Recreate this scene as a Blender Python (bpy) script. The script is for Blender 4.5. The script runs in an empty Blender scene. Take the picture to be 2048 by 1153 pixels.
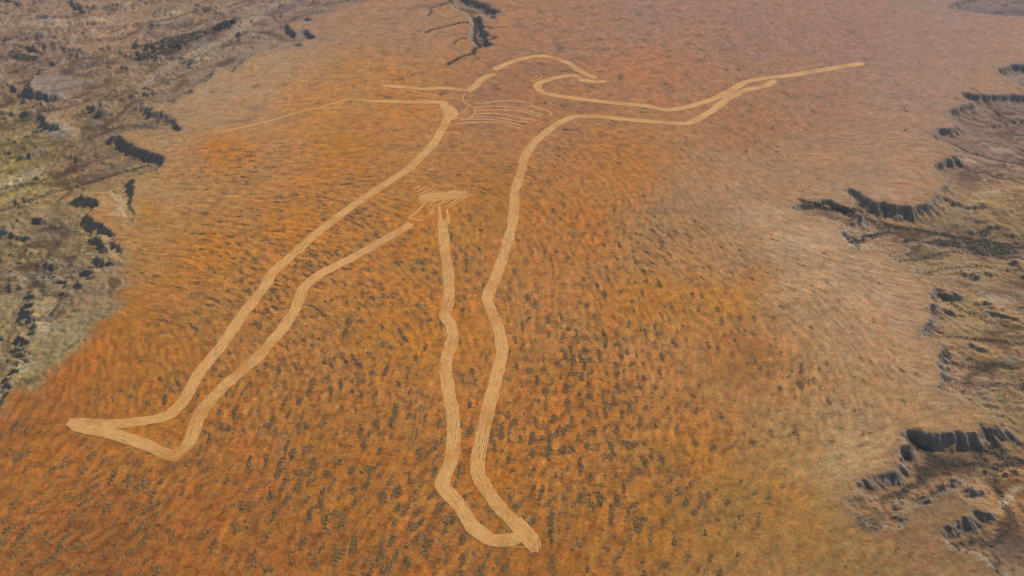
import bpy, math, random
import numpy as np
from mathutils import Vector

random.seed(7)
rng = np.random.default_rng(7)
scene = bpy.context.scene
COL = scene.collection
F4 = np.float32

# ------------------------------------------------------------------ camera
CAM_H, PITCH, HFOV = 1450.0, math.radians(35.0), math.radians(60.0)
cam_data = bpy.data.cameras.new("camera")
cam_data.sensor_width = 36.0
cam_data.angle = HFOV
cam_data.clip_start = 1.0
cam_data.clip_end = 120000.0
cam = bpy.data.objects.new("camera", cam_data)
cam.location = (0, 0, CAM_H)
cam.rotation_euler = (math.pi / 2 - PITCH, 0, 0)
COL.objects.link(cam)
scene.camera = cam

# ------------------------------------------------------------------ light
SUN_EL, SUN_AZ = math.radians(33.0), math.radians(38.0)      # azimuth east of +Y
world = bpy.data.worlds.new("World")
scene.world = world
world.use_nodes = True
wt = world.node_tree
bg = wt.nodes["Background"]
sky = wt.nodes.new("ShaderNodeTexSky")
sky.sky_type = 'NISHITA'
sky.sun_disc = False
sky.sun_elevation = SUN_EL
sky.sun_rotation = SUN_AZ
sky.altitude = 1400
wt.links.new(sky.outputs[0], bg.inputs[0])
bg.inputs[1].default_value = 0.10
sl = bpy.data.lights.new("sun", 'SUN')
sl.energy = 4.35
sl.angle = math.radians(0.5)
sl.color = (1.0, 0.93, 0.82)
sun = bpy.data.objects.new("sun", sl)
sd = Vector((math.cos(SUN_EL) * math.sin(SUN_AZ), math.cos(SUN_EL) * math.cos(SUN_AZ), math.sin(SUN_EL)))
sun.rotation_euler = sd.to_track_quat('Z', 'Y').to_euler()
COL.objects.link(sun)
scene.view_settings.view_transform = 'Standard'
scene.view_settings.look = 'None'
scene.view_settings.exposure = 0.2
scene.view_settings.gamma = 1.0
scene.cycles.max_bounces = 4
scene.cycles.volume_bounces = 1

# ------------------------------------------------------------------ survey helpers
FPX = 1024.0 / math.tan(HFOV / 2)
CP, SP = math.cos(PITCH), math.sin(PITCH)

def ground(px, py, z=0.0):
    """survey point (read off the photograph, 2048 x 1153) -> world x, y at height z"""
    u = (np.asarray(px, float) - 1024.0) / FPX
    v = (576.5 - np.asarray(py, float)) / FPX
    dy = CP + v * SP
    dz = -SP + v * CP
    dz = np.minimum(dz, -0.12)
    t = (z - CAM_H) / dz
    return u * t, dy * t

def survey(x, y, z=0.0):
    """inverse of ground()"""
    dep = y * CP + (CAM_H - z) * SP
    up = y * SP - (CAM_H - z) * CP
    dep = np.maximum(dep, 100.0)
    return 1024.0 + FPX * x / dep, 576.5 - FPX * up / dep

def wpts(pts, z=0.0):
    a = np.array(pts, float)
    X, Y = ground(a[:, 0], a[:, 1], z)
    return np.stack([X, Y], 1)

# ------------------------------------------------------------------ noise
def _hash(ix, iy, seed):
    h = (ix.astype(np.uint32) * np.uint32(374761393) + iy.astype(np.uint32) * np.uint32(668265263)
         + np.uint32((seed * 2246822519) & 0xffffffff))
    h = (h ^ (h >> np.uint32(13))) * np.uint32(1274126177)
    h = h ^ (h >> np.uint32(16))
    h = h * np.uint32(2654435761)
    return (h >> np.uint32(8)).astype(F4) * F4(1.0 / 16777216.0)

def vnoise(x, y, seed=0):
    """value noise 0..1, quintic"""
    x0 = np.floor(x); y0 = np.floor(y)
    fx = (x - x0).astype(F4); fy = (y - y0).astype(F4)
    ix = x0.astype(np.int64) + 8388608; iy = y0.astype(np.int64) + 8388608
    fx = fx * fx * (3 - 2 * fx); fy = fy * fy * (3 - 2 * fy)
    a = _hash(ix, iy, seed); b = _hash(ix + 1, iy, seed)
    c = _hash(ix, iy + 1, seed); d = _hash(ix + 1, iy + 1, seed)
    return (a * (1 - fx) + b * fx) * (1 - fy) + (c * (1 - fx) + d * fx) * fy

def gnoise(x, y, seed=0):
    """gradient noise about -1..1"""
    x0 = np.floor(x); y0 = np.floor(y)
    fx = (x - x0).astype(F4); fy = (y - y0).astype(F4)
    ix = x0.astype(np.int64) + 8388608; iy = y0.astype(np.int64) + 8388608
    sx = fx * fx * fx * (fx * (fx * 6 - 15) + 10); sy = fy * fy * fy * (fy * (fy * 6 - 15) + 10)
    def g(jx, jy, dx, dy):
        a = _hash(jx, jy, seed) * F4(6.2831853)
        return np.cos(a) * dx + np.sin(a) * dy
    n00 = g(ix, iy, fx, fy); n10 = g(ix + 1, iy, fx - 1, fy)
    n01 = g(ix, iy + 1, fx, fy - 1); n11 = g(ix + 1, iy + 1, fx - 1, fy - 1)
    return ((n00 * (1 - sx) + n10 * sx) * (1 - sy) + (n01 * (1 - sx) + n11 * sx) * sy) * F4(1.5)

def fbm(x, y, scale, octv=4, seed=0, gain=0.5):
    s = 0; a = 1.0; t = 0
    for k in range(octv):
        s = s + a * gnoise(x / scale, y / scale, seed + 17 * k)
        t += a; a *= gain; scale /= 2.03
    return s / t

def sstep(a, b, x):
    t = np.clip((x - a) / (b - a), 0, 1)
    return t * t * (3 - 2 * t)

# ------------------------------------------------------------------ survey of the place
PLATEAU = [(-400,1120),(-250,1000),(-80,870),(0,816),(12,792),(17,787),(40,766),(66,776),(84,752),(97,742),(118,722),
 (138,704),(150,696),(163,684),(178,667),(186,650),(197,641),(222,631),(234,609),(226,594),(236,580),(251,567),(240,556),
 (232,545),(250,537),(238,528),(253,522),(243,508),(237,491),(231,489),(226,472),(218,460),(209,454),(194,448),(180,440),
 (175,431),(182,421),(194,408),(192,400),(175,397),(158,390),(172,386),(198,384),(216,384),(232,392),(240,410),(246,430),
 (248,447),(256,452),(263,438),(261,416),(261,389),(266,372),(262,358),(272,353),(300,343),(316,337),(326,326),(326,316),
 (310,309),(294,304),(277,299),(262,291),(246,281),(235,272),(222,272),(243,264),(280,260),(325,263),(352,264),(361,261),
 (352,250),(346,240),(334,232),(318,228),(334,214),(347,205),(352,196),(368,189),(386,186),(378,178),(396,170),(416,162),
 (424,150),(432,138),(440,140),(452,146),(465,144),(478,130),(494,116),(510,105),(530,101),(555,98),(580,93),(606,94),
 (596,86),(608,80),(630,76),(622,68),(609,60),(592,66),(580,58),(571,47),(590,44),(606,40),(626,46),(614,34),(632,28),
 (660,24),(690,14),(735,3),(790,-35),(860,-36),(896,-30),(902,0),(908,13),(922,22),(938,26),(941,34),(939,48),(943,60),
 (938,74),(948,86),(955,95),(966,96),(988,90),(972,82),(970,74),(980,68),(964,62),(964,48),(958,36),(956,28),(975,34),
 (992,42),(984,30),(1002,24),(980,18),(974,8),(950,3),(930,-6),(940,-30),(1200,-60),(1700,-75),(2000,-60),(2100,-30),
 (1960,-9),(1928,1),(1907,6),(1890,15),(1918,22),(1950,25),(1985,31),(2048,34),(2140,40),(2300,80),(2240,120),(2100,128),(2046,130),
 (2019,131),(1993,140),(2005,153),(2030,166),(2060,180),(2100,190),(2046,191),(2019,189),(1980,192),(1947,188),(1920,185),(1930,197),
 (1948,208),(1919,213),(1897,221),(1899,236),(1918,250),(1902,257),(1873,258),(1868,275),(1885,289),(1910,303),(1914,316),
 (1885,321),(1866,329),(1874,344),(1891,361),(1892,372),(1877,378),(1869,392),(1855,409),(1831,414),(1803,414),(1768,409),
 (1744,403),(1725,393),(1711,382),(1699,377),(1688,383),(1697,395),(1707,406),(1716,418),(1724,430),(1711,430),(1704,419),
 (1685,415),(1671,409),(1657,402),(1643,400),(1634,407),(1622,410),(1602,407),(1585,416),(1597,427),(1621,434),(1660,440),
 (1686,452),(1694,462),(1682,469),(1694,482),(1708,500),(1722,502),(1745,500),(1768,508),(1782,517),(1798,530),(1821,536),(1843,559),
 (1870,574),(1856,594),(1872,609),(1855,619),(1863,632),(1859,648),(1842,661),(1850,674),(1880,684),(1884,700),(1879,709),(1873,732),
 (1884,746),(1870,776),(1916,791),(1933,809),(1986,830),(2004,850),(1986,860),(1957,866),(1898,868),(1854,870),(1833,862),
 (1806,867),(1816,890),(1797,904),(1803,930),(1797,946),(1767,953),(1731,961),(1702,970),(1712,984),(1735,992),(1710,1000),
 (1694,1010),(1712,1025),(1731,1051),(1753,1053),(1791,1057),(1813,1049),(1805,1027),(1824,1014),(1856,1008),(1886,992),(1911,980),
 (1932,1000),(1948,1034),(1905,1046),(1876,1068),(1903,1100),(1950,1108),(1985,1142),(2100,1180),(2300,1260),(1000,1600),(-600,1500)]
MESAS = [[(62,166),(70,152),(105,143),(140,148),(185,156),(150,172),(128,188),(118,204),(90,200),(66,190),(55,176)],
 [(84,262),(88,250),(104,244),(130,246),(148,252),(142,264),(118,270),(98,270)],
 [(168,226),(196,229),(208,236),(190,240),(172,236)],
 [(272,238),(298,240),(320,247),(300,251),(276,246)],
 [(395,60),(430,84),(445,78),(420,100),(380,98)]]
# small dark-sided hills: survey x, y, top height above the flats, top radius
HILLS = [(88,262,30,16),(230,250,18,16),(160,262,16,14),(60,225,20,16),(20,240,14,18),(140,300,12,18),(205,300,12,12),(30,180,16,18),(95,122,10,30),(250,120,10,24),(380,30,12,40),(420,160,12,16),(300,212,14,16),(70,470,12,12),(110,500,12,12),(50,512,12,12),(20,600,16,8),(90,620,14,7),(72,655,18,8),(78,700,16,8),(70,735,16,7),(175,571,26,8),(160,604,30,10),(172,612,24,10),(136,628,30,9),(138,640,26,12),(165,643,22,10),(120,671,20,8),(50,644,30,8),(54,652,26,8),
 (63,682,22,6),(40,712,26,9),(40,724,24,10),(30,740,22,10),(24,758,22,8),(12,774,22,8),(4,788,22,9),(120,582,20,6),(112,712,14,8),(102,726,14,8),
 (142,690,16,8),(205,545,26,10),(222,547,24,12),(185,505,28,10),(172,503,26,12),(84,212,20,10),(112,206,18,8),(40,62,14,12),(230,230,20,10),
 (322,274,14,12),(540,44,18,20),(500,60,14,16),(12,106,20,30),(46,205,18,14),(1893,634,14,8),(1973,425,8,6),(1905,590,10,8),(1950,715,14,10),
 (1690,1036,10,5),(1935,1052,12,10),(1990,1060,12,12),(2036,1010,16,20)]
# drainage: (points, half width m, depth m, scrub amount)
CREEKS = [
 ([(1595,420),(1650,430),(1700,439),(1755,451),(1800,460),(1860,468),(1920,478),(1980,487),(2048,495),(2200,515)],9,7,1.0),
 ([(1700,486),(1712,478),(1727,479),(1735,469),(1755,463),(1778,458)],7,5,1.0),
 ([(1714,503),(1712,478)],6,5,.8),
 ([(1762,508),(1802,508),(1832,498),(1850,480)],5,3,.35),
 ([(1792,531),(1840,523),(1880,513),(1910,509),(1990,513),(2050,520)],6,4,.6),
 ([(1845,558),(1880,546),(1912,541),(1960,536),(2048,548)],5,3,.45),
 ([(1768,412),(1768,440),(1776,455)],4,4,.5),([(1718,415),(1742,438),(1766,452)],5,5,.6),([(1808,420),(1818,440),(1838,463)],4,3,.3),
 ([(1862,600),(1900,616),(1950,637),(2000,655),(2070,664)],6,4,.5),
 ([(1850,672),(1920,678),(1960,683),(2000,690),(2070,690)],6,4,.7),
 ([(1884,708),(1905,735),(1930,742),(1960,744),(1985,732),(2030,738)],6,5,.9),
 ([(1922,712),(1945,735),(1958,743)],5,4,.6),
 ([(1880,774),(1960,778),(2010,775),(2070,788)],5,4,.5),([(1895,782),(1940,800),(1985,795),(2048,806)],5,3,.3),
 ([(1888,330),(1930,345),(1960,350),(2000,360),(2070,374)],6,4,.3),
 ([(1895,292),(1935,310),(1985,322),(2070,332)],6,4,.5),
 ([(1905,240),(1950,245),(2000,262),(2070,275)],6,4,.3),([(1945,195),(1970,215),(2010,240),(2040,255)],6,4,.4),
 ([(1825,895),(1860,920),(1884,932),(1900,932),(1960,938),(1985,945),(2010,935),(2100,925)],8,7,1.0),
 ([(1884,932),(1860,950),(1835,975),(1800,1000),(1755,1020)],9,6,.55),
 ([(1808,910),(1835,925),(1850,938),(1858,948)],5,5,.8),([(1845,950),(1858,944)],12,4,1.0),([(1785,990),(1815,985)],9,4,1.0),
 ([(1945,920),(1965,912),(1985,915),(2010,925),(2048,930)],7,4,1.0),([(1955,872),(1975,895),(1985,912)],6,5,.7),
 ([(1985,955),(1995,985),(2003,1010),(2010,1030),(2012,1060),(2005,1080),(1990,1095),(1975,1100),(1945,1090),(1915,1096),(1903,1103)],6,6,.9),
 ([(1978,1100),(1985,1120),(1988,1140),(1990,1180)],4,4,.7),([(1903,1103),(1895,1124)],3,3,.7),([(1824,1014),(1850,1008),(1870,995),(1905,982)],6,4,.9),
 ([(1820,995),(1826,1012)],4,3,.5),([(1955,1100),(1952,1125)],3,3,.5),
 ([(-60,442),(0,428),(40,418),(90,400),(130,382),(180,368),(240,350),(300,338)],7,4,.6),
 ([(-60,560),(0,550),(69,560),(117,562),(155,553),(190,549),(225,549)],6,4,.5),
 ([(69,560),(72,578),(89,587),(92,603),(119,609),(127,618),(122,634),(112,648),(108,668)],5,4,.6),
 ([(145,560),(156,568),(158,578)],4,3,.5),([(119,655),(135,656),(152,652)],4,3,.5),
 ([(-60,392),(0,380),(73,365),(136,346),(165,341),(175,330)],6,3,.5),
 ([(180,280),(192,295),(192,318)],4,3,.3),([(270,256),(300,262),(330,268)],4,3,.3),
 ([(10,640),(25,652),(40,655)],4,3,.3),([(20,720),(22,690),(30,672),(35,660)],4,3,.3),([(0,770),(25,730),(32,700)],4,3,.3),
 ([(150,520),(175,515),(205,510),(240,500)],5,4,.4),([(150,470),(200,485),(235,492)],5,3,.3),
 ([(290,175),(330,140),(400,110),(470,70),(530,30),(580,-6),(620,-30)],22,4,.12),([(205,262),(240,235),(290,200),(330,160)],8,3,.1),
 ([(896,-40),(904,10),(922,24),(945,30),(953,50),(950,75),(962,92),(951,106),(946,114),(920,122),(896,137)],9,9,1.0),
 ([(946,114),(955,127)],5,4,.6),([(905,8),(882,18),(862,24),(858,40)],7,5,.6),([(950,54),(925,52),(900,58),(870,65),(852,72)],7,4,.8),
 ([(945,84),(925,84),(912,88),(908,95)],5,4,.7),([(962,92),(975,88),(992,82)],6,5,.9),([(955,80),(975,79),(992,80)],6,4,.8),
 ([(945,74),(920,74),(900,78)],5,3,.5),([(958,62),(975,62),(985,66)],6,4,.8),
 ([(1260,436),(1330,438),(1390,434),(1450,428),(1520,430),(1585,420)],4,1.5,.12),
]
# a few ground patches of dark stone: survey x, y, rx, ry, tilt, strength
DARK = [(345,78,85,16,-18,.75),(300,100,60,9,-8,.6),(440,45,60,9,-16,.6),(42,98,34,9,8,.8),(160,120,45,9,-18,.5),(120,100,40,7,-12,.35),(60,60,60,6,-8,.3),
 (370,225,14,4,0,.2),(285,200,25,6,-10,.3),(150,185,18,3,-14,.6),(262,185,10,4,-30,.5),(110,452,22,6,-5,.5),(480,240,40,5,-8,.35),(515,215,14,8,0,.35),
 (580,240,40,4,-10,.2),(200,330,70,12,-16,.30),(980,18,28,6,20,.5),(1920,475,75,11,4,.95),(1990,482,60,13,3,.9),(1830,466,30,5,4,.6),(1980,452,14,10,0,.7),
 (440,100,20,5,0,.4),(560,10,50,10,-12,.5),(640,20,40,8,0,.4),(1960,12,50,9,5,.45),(2035,15,40,10,0,.5),(330,40,60,7,-8,.4),(225,60,60,5,-10,.3),
 (860,12,50,5,-6,.5),(1000,12,40,6,8,.3),(2000,480,90,18,4,.35),(1400,420,120,10,0,.12),(1740,1045,35,14,5,.6),(1880,1060,24,12,0,.4),(2020,1075,24,12,0,.35),
 (975,245,60,16,0,.22),(1090,140,60,16,0,.30),(1180,215,60,12,0,.22),(920,215,20,8,0,.3),(700,235,60,8,0,.2),(1490,740,60,40,-50,.12)]
LIGHT = [(225,415,22,20,0,.35),(228,432,12,10,0,.5),(25,345,90,12,-22,.45),(110,250,60,12,0,.3),(75,540,60,7,3,.3),(85,650,14,34,20,.35),(45,730,20,20,0,.3),
 (1725,450,50,10,0,.15),(1980,375,40,8,0,.35),(2000,284,30,5,0,.4),(2010,580,60,10,-4,.35),(2030,700,30,10,0,.3),(1950,400,26,8,0,.4),(1940,310,14,6,0,.45),
 (2025,990,14,22,10,.7),(2035,960,20,10,0,.5),(1900,415,18,6,0,.2),(1960,640,60,10,0,.2),(120,30,120,8,-4,.35),(300,20,90,6,-8,.3),(400,118,60,5,-25,.3),
 (1700,900,60,40,0,.22),(1520,425,80,22,0,.34),(1650,480,100,30,0,.30),(1600,570,90,28,-10,.28),(1740,600,60,30,0,.2),(1720,380,80,16,0,.15),(560,890,30,25,-45,.25),(540,720,30,30,0,.1),(1270,700,30,24,0,.2),(560,190,70,10,0,.12)]
PCOL = [(1560,495,170,141,104),(1610,530,172,141,103),(1700,500,172,142,106),(1640,630,174,139,98),(1750,680,174,140,102),(1820,740,172,139,101),(1700,850,171,138,97),(1480,520,170,133,92),(1700,940,168,139,98),(1420,400,166,130,94),(1780,560,172,142,107),(480,125,168,142,108),(540,112,168,142,108),(620,80,166,138,106),(420,185,168,142,108),(520,180,172,140,104),(360,235,168,142,106),(330,400,176,136,92),(290,470,176,132,86),(285,370,168,138,98),(1450,600,182,124,68),(100,900,172,112,55),(300,800,178,116,58),(200,1080,152,98,45),(450,1050,163,105,50),(700,950,172,112,55),(1000,950,178,115,56),
 (850,650,184,121,62),(600,450,190,125,62),(400,500,186,123,65),(300,420,175,125,75),(330,350,178,135,88),(450,300,190,125,68),(700,300,182,122,68),
 (600,200,182,130,86),(700,150,182,132,86),(650,60,162,130,102),(500,150,175,140,104),(400,230,174,140,102),(800,60,165,130,102),(1000,180,165,120,88),
 (1150,60,165,124,97),(1300,150,174,122,90),(1300,30,160,126,106),(1500,60,158,123,104),(1700,60,158,123,107),(1850,60,156,127,110),(1500,250,166,119,86),
 (1650,200,160,122,98),(1250,330,178,120,70),(1150,450,182,119,63),(1300,600,186,122,62),(1400,450,166,127,88),(1500,430,170,137,102),(1550,350,166,131,98),
 (1750,350,166,132,102),(1800,200,160,130,107),(1650,480,173,143,106),(1500,560,175,125,78),(1600,600,178,138,95),(1700,560,174,142,107),(1800,620,172,140,106),
 (1500,720,168,112,65),(1600,760,176,131,86),(1750,750,176,136,93),(1820,820,168,136,96),(1600,900,166,129,82),(1700,920,170,140,94),(1500,1000,162,119,69),
 (1400,900,175,115,55),(1300,1050,166,112,55),(1600,1000,166,121,73),(1650,1080,152,114,70),(1750,1120,150,117,76),(1850,1100,144,114,80),(200,700,174,113,60),
 (150,740,166,106,55),(50,850,162,103,50),(230,640,168,114,63),(800,200,186,128,80),(1100,200,172,122,86),(700,1120,160,104,48),(1100,1120,164,107,50),
 (750,170,184,132,84),(650,230,190,132,80),(1150,800,180,116,56),(850,450,184,122,68),(1000,400,178,120,68),(1860,1000,142,115,82),(300,300,170,136,98),(300,250,165,135,98)]
BCOL = [(50,50,138,120,100),(200,20,150,128,104),(300,150,136,118,94),(100,120,132,115,95),(100,200,142,122,95),(50,300,132,120,84),(30,340,145,134,88),
 (200,280,132,115,90),(150,340,134,113,82),(100,440,128,115,87),(50,480,132,119,86),(100,530,130,117,92),(50,640,142,128,93),(110,640,147,134,98),
 (150,600,134,117,90),(60,720,142,128,90),(210,420,170,144,98),(400,130,137,121,100),(500,90,140,124,102),(560,30,138,121,105),(450,200,150,130,102),
 (1960,330,136,114,93),(2000,260,128,108,93),(1980,400,146,123,87),(1950,440,133,115,88),(1900,500,138,120,90),(2000,560,142,120,90),(1950,600,150,127,90),
 (2000,680,140,117,85),(1950,760,142,120,94),(1990,820,136,117,84),(1900,900,118,100,78),(1950,960,132,110,83),(2020,980,150,116,75),(1930,1060,128,108,80),
 (2020,1080,120,101,78),(1830,960,136,113,84),(2040,20,132,117,110),(2040,150,136,120,106),(900,30,140,120,100),(230,440,160,135,95),(1750,440,140,118,92)]
# grain of the country: survey x, y, angle of the streaks (degrees, anticlockwise)
DIRS = [(60,900,50),(200,950,45),(350,1000,50),(100,1100,35),(500,1050,58),(700,1000,65),(600,850,65),(450,850,75),(250,780,85),(400,700,118),(350,600,-15),
 (300,450,-5),(450,420,-5),(500,350,-4),(450,520,-25),(560,640,-45),(630,600,-35),(700,700,100),(750,600,-40),(800,750,80),(850,1000,58),(1000,1100,60),
 (1150,950,83),(1100,800,82),(1300,700,96),(1250,600,105),(1200,520,115),(1340,520,-38),(1400,600,110),(1300,850,90),(1400,900,88),(1600,560,-15),(1650,620,-50),
 (1700,800,110),(1550,750,70),(1150,650,88),(1200,450,75),(1150,350,-45),(600,250,4),(800,250,-5),(1000,300,-10),(1560,200,-60),(1500,250,-45),(1200,250,-12),
 (1250,60,-20),(1700,300,0),(1000,500,100),(450,250,12),(1800,500,-10),(1500,1000,60),(1750,930,20),
 (100,320,24),(100,60,14),(300,70,20),(200,200,16),(50,450,16),(100,520,5),(60,640,62),(1960,300,-16),(1960,520,-6),(1960,700,-8),(1950,620,-16),(450,100,28),
 (1950,980,30),(1990,850,5),(1900,180,-5)]
# scrub cover: survey x, y, amount
COVER = [(100,900,.8),(300,1000,1.1),(100,1120,.9),(600,1000,1.1),(500,800,1.0),(250,820,.6),(150,780,.15),(250,700,.25),(280,600,.12),(350,650,.85),(300,480,.45),
 (290,400,.08),(400,400,.65),(450,520,.95),(500,320,.75),(600,600,1.1),(700,750,1.0),(850,700,.8),(850,1000,.95),(1000,650,.8),(1100,900,1.1),(1250,950,1.1),(1200,700,1.0),
 (1350,620,.85),(1300,500,.7),(1150,350,.55),(950,300,.45),(700,300,.5),(650,200,.3),(450,200,.06),(500,260,.15),(850,120,.35),(1150,120,.45),(1400,150,.45),
 (1600,120,.3),(1500,220,.5),(1600,250,.35),(1700,300,.1),(1450,400,.15),(1600,450,.05),(1700,600,.3),(1600,580,.45),(1500,700,.5),(1650,800,.7),(1750,750,.3),
 (1550,850,.7),(1820,700,.08),(1650,920,.08),(1500,950,.5),(1400,1050,.6),(1600,1050,.15),(1750,1120,.12),(1850,600,.05),(1450,850,.9),(1480,760,.35),(850,450,.6),
 (1000,450,.55),(700,470,.7),(1100,1120,.8),(750,350,.5),(1850,100,.03),(950,60,.3),(600,120,.03)]

def lin(c):
    c = np.asarray(c, float) / 255.0
    return np.where(c <= 0.04045, c / 12.92, ((c + 0.055) / 1.055) ** 2.4)

# ------------------------------------------------------------------ rasters of the country
CS = 8.0
RX0, RY0, NX, NY = -3440.0, 880.0, 861, 640
gx = (RX0 + CS * np.arange(NX)).astype(F4)
gy = (RY0 + CS * np.arange(NY)).astype(F4)
GX, GY = np.meshgrid(gx, gy)

def sample(R, x, y):
    """bilinear look-up of a raster at world points"""
    u = np.clip((x - RX0) / CS, 0, NX - 1.001); v = np.clip((y - RY0) / CS, 0, NY - 1.001)
    i = u.astype(np.int32); j = v.astype(np.int32)
    fu = (u - i).astype(F4); fv = (v - j).astype(F4)
    if R.ndim == 3:
        fu = fu[..., None]; fv = fv[..., None]
    return (R[j, i] * (1 - fu) + R[j, i + 1] * fu) * (1 - fv) + (R[j + 1, i] * (1 - fu) + R[j + 1, i + 1] * fu) * fv

def poly_sdf(poly, X, Y):
    """signed distance, negative inside"""
    d2 = np.full(X.shape, 1e12, F4)
    ins = np.zeros(X.shape, bool)
    P = np.asarray(poly, F4)
    Q = np.roll(P, -1, 0)
    for (ax, ay), (bx, by) in zip(P, Q):
        ex, ey = bx - ax, by - ay
        wx, wy = X - ax, Y - ay
        t = np.clip((wx * ex + wy * ey) / (ex * ex + ey * ey + 1e-9), 0, 1)
        dx = wx - ex * t; dy = wy - ey * t
        np.minimum(d2, dx * dx + dy * dy, out=d2)
        if by != ay:
            c = ((ay > Y) != (by > Y)) & (X < (bx - ax) * (Y - ay) / (by - ay) + ax)
            ins ^= c
    return np.where(ins, -np.sqrt(d2), np.sqrt(d2))

def line_dist(line, X, Y, cap=200.0):
    """distance to an open polyline, only near it"""
    P = np.asarray(line, F4)
    out = np.full(X.shape, cap, F4)
    for (ax, ay), (bx, by) in zip(P[:-1], P[1:]):
        x0, x1 = min(ax, bx) - cap, max(ax, bx) + cap
        y0, y1 = min(ay, by) - cap, max(ay, by) + cap
        i0 = max(0, int((x0 - RX0) / CS)); i1 = min(NX, int((x1 - RX0) / CS) + 2)
        j0 = max(0, int((y0 - RY0) / CS)); j1 = min(NY, int((y1 - RY0) / CS) + 2)
        if i1 <= i0 or j1 <= j0: continue
        sx, sy = X[j0:j1, i0:i1], Y[j0:j1, i0:i1]
        ex, ey = bx - ax, by - ay
        t = np.clip(((sx - ax) * ex + (sy - ay) * ey) / (ex * ex + ey * ey + 1e-9), 0, 1)
        d = np.hypot(sx - ax - ex * t, sy - ay - ey * t)
        out[j0:j1, i0:i1] = np.minimum(out[j0:j1, i0:i1], d)
    return out

# slow fields on a coarse raster in survey coordinates
def idw(ctrl, vals, power=3.0):
    st = 5
    X, Y = GX[::st, ::st], GY[::st, ::st]
    U, V = survey(X, Y)
    V = V * 1.3
    acc = 0; wsum = 0
    for (cx, cy), val in zip(ctrl, vals):
        w = 1.0 / ((U - cx) ** 2 + (V - cy * 1.3) ** 2 + 300.0) ** (power / 2)
        acc = acc + w[..., None] * val; wsum = wsum + w
    R = acc / wsum[..., None]
    # bilinear back to the fine raster
    jj = np.arange(NY) / st; ii = np.arange(NX) / st
    j0 = np.minimum(jj.astype(int), R.shape[0] - 2); i0 = np.minimum(ii.astype(int), R.shape[1] - 2)
    fj = np.clip(jj - j0, 0, 1)[:, None, None]; fi = np.clip(ii - i0, 0, 1)[None, :, None]
    return ((R[j0][:, i0] * (1 - fi) + R[j0][:, i0 + 1] * fi) * (1 - fj)
            + (R[j0 + 1][:, i0] * (1 - fi) + R[j0 + 1][:, i0 + 1] * fi) * fj).astype(F4)

dv = []
for (a, b, ang) in DIRS:
    r = math.radians(ang)
    (xa, xb), (ya, yb) = ground([a - 6 * math.cos(r), a + 6 * math.cos(r)], [b + 6 * math.sin(r), b - 6 * math.sin(r)])
    th = math.atan2(yb - ya, xb - xa)
    dv.append(np.array([math.cos(2 * th), math.sin(2 * th)]))
D2 = idw([(a, b) for a, b, _ in DIRS], dv, 3.5)
TH = (0.5 * np.arctan2(D2[..., 1], D2[..., 0])).astype(F4)
TH2 = np.stack([np.cos(2 * TH), np.sin(2 * TH)], -1).astype(F4)
COV = idw([(a, b) for a, b, _ in COVER], [np.array([c]) for _, _, c in COVER], 3.0)[..., 0]
# photographed colours of bare soil turned into albedo: minus the air light, over the light on level ground
LIGHT_RGB = np.array([1.0, 1.0, 1.0])
AIR_RGB = np.array([0.0, 0.0, 0.0])
def albedo(ctrl, gain):
    out = []
    for (a, b, r, g, bl) in ctrl:
        X, Y = ground(a, b)
        dist = math.sqrt(float(X) ** 2 + float(Y) ** 2 + CAM_H ** 2)
        tr = np.exp(-HAZE_D * dist)
        if gain is None:
            k = min(max((bl / r - .40) / .15, 0), 1)
            gain_ = (.985 + .01 * k, 1.005 - .018 * k, .93 + .09 * k)
        else: gain_ = gain
        c = (lin((r * gain_[0], g * gain_[1], bl * gain_[2])) - AIR_RGB * (1 - tr)) / (LIGHT_RGB * tr)
        out.append(np.clip(c, 0.02, 0.9))
    return out
HAZE_D = 0.0000115
LIGHT_RGB = np.array([1.015, 1.032, 1.083])
AIR_RGB = np.array([0.76, 0.84, 0.93])
PC = idw([(c[0], c[1]) for c in PCOL], albedo(PCOL, None), 3.0)
BC = idw([(c[0], c[1]) for c in BCOL], albedo(BCOL, (1.05, 1.025, 1.06)), 3.0)

def lic(x, y, scale, step, n, seed, th=None, oct2=True):
    """noise drawn out along the grain of the country, about -1..1"""
    if th is None:
        t2 = sample(TH2, x, y)
        th = 0.5 * np.arctan2(t2[..., 1], t2[..., 0])
    # bend the streaks a little
    th = th + 0.25 * gnoise(x / 90, y / 90, seed + 91)
    cx, cy = np.cos(th), np.sin(th)
    s = 0
    for k in range(-n, n + 1):
        s = s + gnoise((x + cx * step * k) / scale, (y + cy * step * k) / scale, seed)
        if oct2: s = s + 0.5 * gnoise((x + cx * step * k) * 2.1 / scale, (y + cy * step * k) * 2.1 / scale, seed + 5)
    return s / (2 * n + 1) * math.sqrt(2 * n + 1) * 0.8

# ------------------------------------------------------------------ height of the land
WX = GX + 10 * fbm(GX, GY, 60, 3, 11) + 9 * fbm(GX, GY, 26, 2, 12)
WY = GY + 10 * fbm(GX, GY, 60, 3, 13) + 9 * fbm(GX, GY, 26, 2, 14)
SDF = poly_sdf(wpts(PLATEAU), WX, WY)
MSD = np.full(SDF.shape, 1e5, F4)
for m in MESAS:
    MSD = np.minimum(MSD, poly_sdf(wpts(m, -6), WX, WY))

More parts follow.
